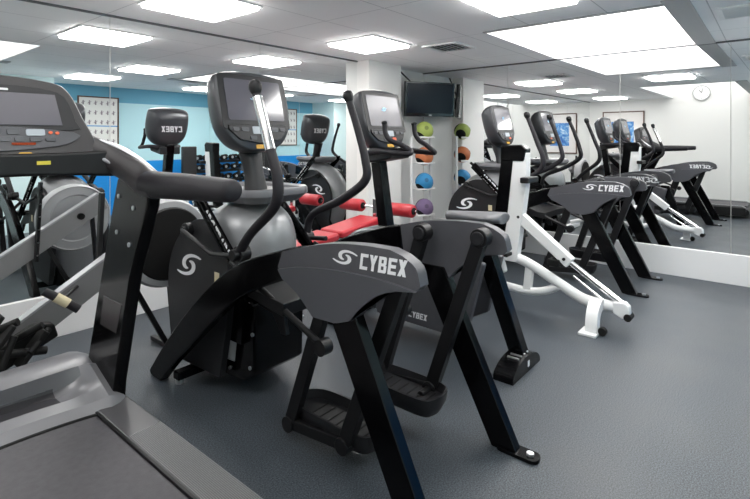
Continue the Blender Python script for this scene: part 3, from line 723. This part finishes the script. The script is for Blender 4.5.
ds = c2([(-.46,-.02),(-.42,.045),(-.30,.035),(0,.03),(.30,.035),(.42,.045),(.46,-.02),(.40,-.07),(.2,-.06),(0,-.055),(-.2,-.06),(-.40,-.07)], 4, True)
A = [(.52+p[0], 2.15, 1.295+p[1]) for p in ds]; D = [(.52+p[0]*.97, 2.27, 1.295+p[1]) for p in ds]
da = finish(loft(bmesh.new(), [A, D]), 'dashboard', satin, t, bevel=.012, segs=3)
finish(B(.60, .645, 2.1475, 2.1495, 1.282, 1.296), 'yellow_label', yellowl, da)

# ------------------------------------------------------------------ rower in front of the rear mirror
t = thing('rowing_machine', 'grey and black rower slanting behind the treadmill by the mirror', 'rowing machine', (1.0,3.1,0))
YR = 3.10
YA = 3.24
finish(obeam(bmesh.new(), (.40,YA,.02), (1.74,YA,.845), .06, .15), 'rail', mat('mid_grey_rail', (.22,.215,.22), .35), t, bevel=.006)
finish(obeam(bmesh.new(), (.36,YA,.085), (1.70,YA,.912), .064, .014), 'rail_top', greybeam, t, bevel=.002)
fc = (1.575,YR-.02,.705)
fw = finish(lathe(bmesh.new(), fc, (0,1,0), [(.21,-.07),(.27,-.06),(.285,-.03),(.285,.03),(.27,.06),(.262,.055),(.20,.062),(.19,.055),(.12,.06),(.05,.055)], 48), 'flywheel_housing', disc, t, smooth=30)
finish(lathe(bmesh.new(), fc, (0,1,0), [(.01,-.085),(.225,-.082),(.235,-.064)], 40), 'flywheel_mesh', rubber, fw)
finish(cyl(bmesh.new(), (1.56,YA+.045,.735), (0,1,0), .026, .03), 'hub_knob', rubber, t)
bm = obeam(bmesh.new(), (1.36,YR,.50), (1.60,YR,.02), .03, .03); obeam(bm, (1.60,YR-.20,.02), (1.60,YR+.20,.02), .035, .03); obeam(bm, (1.36,YR,.50), (1.36,YA-.03,.56), .03, .03)
finish(bm, 'front_leg', satin, t, bevel=.003)
finish(obeam(bmesh.new(), (1.66,YA,.72), (1.72,YA,.01), .03, .03), 'rear_leg', satin, t, bevel=.003)
finish(obeam(bmesh.new(), (1.24,YA+.05,.42), (1.27,YA+.05,1.04), .04, .025), 'monitor_post', satin, t, bevel=.003)
for k in range(6): finish(cyl(bmesh.new(), (1.243+k*.005,YA+.066,.47+k*.10), (0,1,0), .007, .008, 8), 'post_bolt', alum, t)
hn = finish(T([(.88,YR-.06,.56),(.955,YR-.09,.50),(1.03,YR-.12,.435)], [.022,.023,.023], 14), 'handle', grip, t)
finish(T([(.93,YR-.08,.52),(.985,YR-.101,.474)], .0255, 14), 'tape_wrap', tapem, hn, label='cream tape wound round the handle')
finish(T([(.955,YR-.09,.50),(1.10,YA-.03,.50)], .010, 8), 'handle_strap', satin, t)
for k, (xx, zz) in enumerate(((.70,.40),(.86,.40))):
    for q in (-1, 1):
        bm = obeam(bmesh.new(), (xx-.10,YR+q*.10-.05,zz-.12), (xx+.02,YR+q*.10-.05,zz+.05), .09, .022) if k == 0 else obeam(bmesh.new(), (xx-.12,YR+q*.10-.05,zz-.17), (xx,YR+q*.10-.05,zz-.02), .08, .03)
        if k == 0 or q < 0: finish(bm, 'foot_plate', rubber, t, bevel=.006)
bm = bmesh.new()
for (a, b, r) in (((.66,3.0,.42),(.74,2.94,.46),.02), ((.74,2.98,.36),(.84,2.92,.42),.018), ((.62,2.93,.33),(.86,2.93,.28),.02), ((.78,2.9,.30),(.88,2.95,.38),.016), ((.66,2.9,.26),(.72,2.92,.40),.018)):
    tube(bm, [a, b], r, 10)
finish(bm, 'foot_straps', rubber, t)
finish(PR([(.60,.16),(.94,.31),(.92,.38),(.84,.40),(.56,.27)], YR-.10, YR-.03, 'y'), 'foot_carriage', rubber, t, bevel=.01)
finish(B(.28, .34, YR-.18, YR+.18, 0, .14), 'base_leg', satin, t, bevel=.01)

# ------------------------------------------------------------------ red bench
t = thing('weight_bench', 'red padded bench with roller pads in front of the rear mirror', 'bench', (3.3,3.22,0))
def pad(x0, x1, y0, y1, z0, z1, name):
    M_ = Matrix.Identity(4)
    a, b = Vector((x0,(y0+y1)/2,z0)), Vector((x1,(y0+y1)/2,z1))
    return finish(obeam(bmesh.new(), a, b, y1-y0, .07), name, red, t, bevel=.025, segs=4)
pad(2.66, 3.22, 3.07, 3.37, .44, .485, 'back_pad'); pad(3.25, 3.84, 3.07, 3.37, .49, .555, 'seat_pad')
finish(obeam(bmesh.new(), (2.7,3.22,.39), (3.90,3.22,.48), .06, .05), 'spine', whitep, t, bevel=.004)
for xx, zt in ((2.80,.38),(3.80,.44)):
    bm = obeam(bmesh.new(), (xx,3.22,.03), (xx,3.22,zt), .05, .05); obeam(bm, (xx,2.98,.02), (xx,3.46,.02), .05, .04)
    finish(bm, 'leg', whitep, t, bevel=.004)
finish(obeam(bmesh.new(), (3.914,3.22,.42), (3.914,3.22,.76), .05, .04, up=(1,0,0)), 'roller_post', chrome, t, bevel=.004)
finish(T([(3.914,2.70,.67),(3.914,3.73,.67)], .012, 12), 'axle', chrome, t)
for y0, y1 in ((3.40,3.70),(2.74,3.04)):
    rp = finish(T([(3.914,y0,.67),(3.914,y0+.012,.67),(3.914,y1-.012,.67),(3.914,y1,.67)], [.058,.066,.066,.058], 24), 'roller_pad', red, t, smooth=60)
    for yy in (y0-.004, y1+.004): finish(cyl(bmesh.new(), (3.914,yy,.67), (0,1,0), .034, .014), 'end_cap', rubber, rp)

# ------------------------------------------------------------------ television
M = basis((5.385,3.495,1.905), (.875,-.48,0), (-.0,.0,1))   # x right along the screen, y up, z towards the room
t = thing('television', 'black flat wall television in the alcove beside the column', 'television', (5.42,3.55,1.905))
def tv(x0,x1,y0,y1,z0,z1,name,m,par=t,bev=.006): return finish(B(x0,x1,y0,y1,z0,z1,M=M @ Matrix.Rotation(R(3),4,'X')), name, m, par, bevel=bev, segs=2)
tv(-.365,.365,-.232,.222,-.05,.0,'casing', mat('gloss_black_bezel', (.006,.006,.007), .15, coat=.5))
tv(-.340,.340,-.185,.200,-.001,.003,'screen', screen_tv, bev=0)
tv(-.02,.02,-.216,-.206,.0,.002,'maker_mark', letter, bev=0)
finish(obeam(bmesh.new(), (5.42,3.57,1.89), (5.45,YM+.01,1.89), .16, .16), 'wall_bracket', satin, t, bevel=.01)
finish(T([(5.30,3.62,2.02),(5.14,3.84,2.30)], .010, 8), 'cable', satin, t)

# ------------------------------------------------------------------ ball rack
bx, by = 5.29, 3.53
t = thing('ball_rack', 'white upright ball rack standing under the television', 'rack', (bx,by+.05,0))
ud = Vector((.7714*.0+.95,-.30,0)).normalized()
for s, zt in ((-1,1.40),(1,1.42)):
    p = Vector((bx,by+.05,0)) + ud*s*.155
    finish(T([(p.x,p.y,.0),(p.x,p.y,zt)], .020, 12), 'post', whitep, t)
finish(obeam(bmesh.new(), (bx-.20,by+.11,.015), (bx+.20,by-.01,.015), .30, .03), 'base', whitep, t, bevel=.006)
zs = (1.49,1.155,.82,.485)
for z in zs:
    bm = bmesh.new(); pts = []
    for k in range(13):
        a = R(200+140*k/12); pts.append(Vector((bx,by,z+.045)) + ud*math.cos(a)*.150 + Vector((0,0,1))*0 + Vector((-.30,-.95,0)).normalized()*(-math.sin(a))*.075 - Vector((0,0,.135)))
    tube(bm, pts, .014, 8)
    pts = [Vector((bx,by,z-.088)) + ud*s_*.155 + Vector((0,.05,0)) for s_ in (-1,1)]
    tube(bm, pts, .012, 8)
    finish(bm, 'cradle', whitep, t)
def ball_mat(nm, c):
    m = bpy.data.materials.new(nm); m.use_nodes = True; nt = m.node_tree; b = nt.nodes['Principled BSDF']; b.inputs['Roughness'].default_value = .6
    tc = nt.nodes.new('ShaderNodeTexCoord'); v = nt.nodes.new('ShaderNodeTexVoronoi'); v.inputs['Scale'].default_value = 60
    nt.links.new(tc.outputs['Object'], v.inputs['Vector'])
    bp = nt.nodes.new('ShaderNodeBump'); bp.inputs['Strength'].default_value = .3; bp.inputs['Distance'].default_value = .002
    nt.links.new(v.outputs['Distance'], bp.inputs['Height']); nt.links.new(bp.outputs['Normal'], b.inputs['Normal'])
    b.inputs['Base Color'].default_value = c+(1,)
    return m
for z, nm, c, w in zip(zs, ('green','orange','blue','purple'), ((.34,.42,.10),(.52,.16,.06),(.03,.24,.50),(.19,.13,.25)), ('topmost','second from top','third from top','lowest')):
    o = thing('medicine_ball', '%s and black rubber medicine ball, %s on the white rack' % (nm, w), 'ball', (bx,by,z), 'medicine balls on the rack')
    bm = bmesh.new(); bmesh.ops.create_uvsphere(bm, u_segments=32, v_segments=20, radius=.118)
    # black panels wrap the sides
    bm.transform(Matrix.Rotation(R(20),4,'X')); bm.transform(Matrix.Translation((bx,by,z)))
    body = finish(bm, 'shell', ball_mat('ball_'+nm, c), o, smooth=80)
    for k, (ax, ang) in enumerate((((.93,-.3,-.45),38),((-.72,.2,-.75),36),((.1,.9,.5),52),((.3,-.35,-.88),40))):
        ax = Vector(ax).normalized(); n_ = 14
        prof = [(.1192*math.sin(R(ang*q/n_)), .1192*math.cos(R(ang*q/n_))) for q in range(n_, -1, -1)]
        b2 = lathe(bmesh.new(), (bx,by,z), ax, [(prof[0][0]*.97, prof[0][1]*.97)]+prof, 28)
        if k < 3: finish(b2, 'black_panel', rubber, body, smooth=80)
        else: b2.free()
    dv = Vector((-.62,-.72,.28)).normalized()
    s_, u_, d_ = frame(dv)
    finish(lathe(bmesh.new(), Vector((bx,by,z)), dv, [(.027,.112),(.027,.1195),(.017,.1205),(.017,.118)], 20), 'valve_ring', mat('ring_'+nm, tuple(x*.55 for x in c), .6), body)

# ------------------------------------------------------------------ things seen in the mirrors
def picture(name, label, x0, x1, y, z0, z1, axis, frame_m, art):
    pass
# framed picture on the white wall
t = thing('framed_picture', 'wood framed blue abstract picture on the white wall, seen in the right mirror', 'picture', (XW+.01,3.02,1.45))
y0, y1, z0, z1 = 2.63, 3.56, 1.0, 2.05
bm = bmesh.new(); w = .025
for q in ((y0,y1,z0,z0+w),(y0,y1,z1-w,z1),(y0,y0+w,z0+w,z1-w),(y1-w,y1,z0+w,z1-w)): box(bm, XW+.001, XW+.03, q[0], q[1], q[2], q[3])
finish(bm, 'frame', wood, t, bevel=.003)
finish(B(XW+.002, XW+.012, y0+w, y1-w, z0+w, z1-w), 'mount', mat('cream_mount', (.78,.74,.72), .8), t)
def art_mat():
    m = bpy.data.materials.new('blue_abstract_print'); m.use_nodes = True; nt = m.node_tree; b = nt.nodes['Principled BSDF']
    tc = nt.nodes.new('ShaderNodeTexCoord'); n = nt.nodes.new('ShaderNodeTexNoise'); n.inputs['Scale'].default_value = 7; n.inputs['Detail'].default_value = 8; n.inputs['Distortion'].default_value = 1.2
    nt.links.new(tc.outputs['Object'], n.inputs['Vector'])
    r = nt.nodes.new('ShaderNodeValToRGB'); e = r.color_ramp.elements; e[0].position = .3; e[0].color = (.02,.05,.32,1); e[1].position = .7; e[1].color = (.6,.75,.85,1)
    q = e.new(.5); q.color = (.08,.28,.62,1)
    nt.links.new(n.outputs['Fac'], r.inputs['Fac']); nt.links.new(r.outputs['Color'], b.inputs['Base Color']); b.inputs['Roughness'].default_value = .5
    return m
finish(B(XW+.010, XW+.016, 2.86, 3.36, 1.20, 1.80), 'print', art_mat(), t)
# wall clock high on the white wall, inside the well's height
t = thing('wall_clock', 'round white wall clock high on the white wall, seen in the right mirror', 'clock', (XW+.02,1.50,2.40))
finish(lathe(bmesh.new(), (XW+.001,1.50,2.40), (1,0,0), [(.165,0),(.17,.03),(.163,.04),(.153,.04),(.15,.03)], 40), 'rim', mat('clock_rim', (.40,.40,.40), .4), t)
fc_ = finish(cyl(bmesh.new(), (XW+.028,1.50,2.40), (1,0,0), .152, .01, 40), 'face', whitepl, t)
bm = bmesh.new()
for k in range(12):
    a = R(30*k); c_, s_ = math.cos(a), math.sin(a)
    obeam(bm, (XW+.035,1.50+.118*s_,2.40+.118*c_), (XW+.035,1.50+.140*s_,2.40+.140*c_), .003, .007, up=(0,-c_,s_))
finish(bm, 'hour_marks', mat('grey_marks', (.25,.25,.25), .5), fc_)
bm = obeam(bmesh.new(), (XW+.037,1.50,2.40), (XW+.037,1.55,2.47), .003, .01); finish(bm, 'hour_hand', darkp, t)
bm = obeam(bmesh.new(), (XW+.039,1.50,2.40), (XW+.039,1.47,2.51), .003, .007); finish(bm, 'minute_hand', darkp, t)
# exercise chart on the blue wall
t = thing('wall_chart', 'framed white exercise chart on the blue wall, seen in the rear mirror', 'poster', (3.51,YB+.01,1.70))
x0, x1, z0, z1 = 3.17, 3.85, 1.22, 2.13; w = .022; bm = bmesh.new()
for q in ((x0,x1,z0,z0+w),(x0,x1,z1-w,z1),(x0,x0+w,z0+w,z1-w),(x1-w,x1,z0+w,z1-w)): box(bm, q[0], q[1], YB+.001, YB+.025, q[2], q[3])
finish(bm, 'frame', wood, t, bevel=.003)
sh = finish(B(x0+w, x1-w, YB+.002, YB+.012, z0+w, z1-w), 'sheet', mat('cream_paper', (.80,.79,.76), .7), t)
bm = bmesh.new()
for i in range(6):
    for j in range(5):
        cx_, cz_ = x0+.09+i*.10, z0+.11+j*.17
        lathe(bm, (cx_, YB+.0125, cz_+.035), (0,1,0), [(.012,0),(.012,.001)], 8)
        box(bm, cx_-.012, cx_+.012, YB+.0125, YB+.0135, cz_-.03, cz_+.022)
        obeam(bm, (cx_-.01,YB+.013,cz_+.015), (cx_-.03,YB+.013,cz_-.01), .002, .008); obeam(bm, (cx_+.01,YB+.013,cz_+.015), (cx_+.03,YB+.013,cz_+.03), .002, .008)
finish(bm, 'exercise_figures', mat('chart_figures', (.25,.22,.24), .7), sh)
finish(B(x0+w, x1-w, YB+.0125, YB+.0135, 1.60, 1.62), 'blue_rule', mat('chart_blue', (.12,.35,.65), .7), sh)
# wall phone
t = thing('wall_phone', 'small grey wall unit on the pale wall, seen in the rear mirror', 'intercom', (2.60,-1.25,1.15))
finish(B(2.601, 2.64, -1.32, -1.18, 1.05, 1.27), 'casing', silver, t, bevel=.01)
finish(B(2.638, 2.645, -1.29, -1.21, 1.15, 1.24), 'grille', darkp, t)

# dumbbells on their rack by the blue wall
t = thing('dumbbell_rack', 'black three tier dumbbell rack against the blue wall', 'rack', (5.38,-1.15,0))
for xx in (5.10, 5.67): finish(obeam(bmesh.new(), (xx,-1.05,.0), (xx,-1.38,1.05), .05, .05), 'upright', satin, t, bevel=.004)
for k, (yy, zz) in enumerate(((-1.10,.50),(-1.17,.70),(-1.24,.89))):
    sh_ = bmesh.new(); box(sh_, 5.09, 5.68, yy-.11, yy-.08, zz, zz+.05); box(sh_, 5.09, 5.68, yy+.06, yy+.09, zz, zz+.05)
    finish(sh_, 'shelf_rail', satin, t, bevel=.004)
db0 = None
for r_, (yy, zz) in enumerate(((-1.10,.50),(-1.17,.70),(-1.24,.89))):
    for k in range(3):
        x = 5.18+k*.205
        tier = ('bottom','middle','top')[r_]; pos = ('farthest from','middle one counting from','nearest')[k]
        lab = 'black round headed dumbbell on the %s tier, %s the right wall mirror' % (tier, pos)
        if db0 is None:
            db0 = thing('dumbbell', lab, 'dumbbell', (x,yy,zz+.109), 'dumbbells on the rack')
            finish(T([(x,yy-.09,zz+.109),(x,yy+.09,zz+.109)], .014, 12), 'handle', chrome, db0)
            for s in (-1, 1):
                hd_ = finish(lathe(bmesh.new(), (x,yy+s*.105,zz+.109), (0,1,0), [(.04,-.04),(.055,-.032),(.058,0),(.055,.032),(.04,.04)], 24), 'head', rubber, db0)
                finish(cyl(bmesh.new(), (x,yy+s*.148,zz+.109), (0,1,0), .028, .006), 'disc', alum, hd_)
        else:
            c = copy_tree(db0); c.location = (x,yy,zz+.109); c['label'] = lab
# adjustable bench with upright black back
t = thing('incline_bench', 'black upright bench with pale frame, seen in the rear mirror beside the dumbbells', 'bench', (4.72,-.70,0))
finish(B(4.66, 4.95, -.78, -.71, .56, 1.24), 'back_pad', blackv, t, bevel=.02, segs=3)
finish(B(4.67, 4.94, -.70, -.34, .46, .53), 'seat_pad', blackv, t, bevel=.02, segs=3)
finish(B(4.78, 4.83, -.82, -.785, .08, 1.18), 'back_support', whitep, t, bevel=.004)
bm = obeam(bmesh.new(), (4.805,-.90,.06), (4.805,-.30,.06), .06, .06); obeam(bm, (4.60,-.88,.03), (5.01,-.88,.03), .05, .05); obeam(bm, (4.60,-.32,.03), (5.01,-.32,.03), .05, .05); obeam(bm, (4.805,-.50,.06), (4.805,-.50,.46), .05, .05)
finish(bm, 'frame', whitep, t, bevel=.004)

# ------------------------------------------------------------------ light and camera
w = bpy.data.worlds.new('World'); bpy.context.scene.world = w; w.use_nodes = True
w.node_tree.nodes['Background'].inputs[0].default_value = (.8,.85,.9,1); w.node_tree.nodes['Background'].inputs[1].default_value = .3
cam = bpy.data.cameras.new('camera'); co = bpy.data.objects.new('camera', cam); C.objects.link(co)
yaw = math.atan2(.7714, .6363)   # forward direction in the XY plane
fx, fy = .7714, .6363
co.location = (0,0,1.38)
co.rotation_euler = (R(90), 0, math.atan2(-fx, fy))
cam.sensor_width = 36; cam.lens = 485/750*36; cam.shift_y = -(249.5-139)/750; cam.clip_start = .02
bpy.context.scene.camera = co
sc = bpy.context.scene
sc.view_settings.view_transform = 'Standard'; sc.view_settings.look = 'None'; sc.view_settings.gamma = 1
sc.view_settings.exposure = 1.27; sc.view_settings.use_curve_mapping = False
try:
    sc.cycles.use_denoising = True; sc.cycles.max_bounces = 14; sc.cycles.glossy_bounces = 8; sc.cycles.diffuse_bounces = 5
    sc.cycles.caustics_reflective = True; sc.cycles.sample_clamp_indirect = 6
except Exception: pass
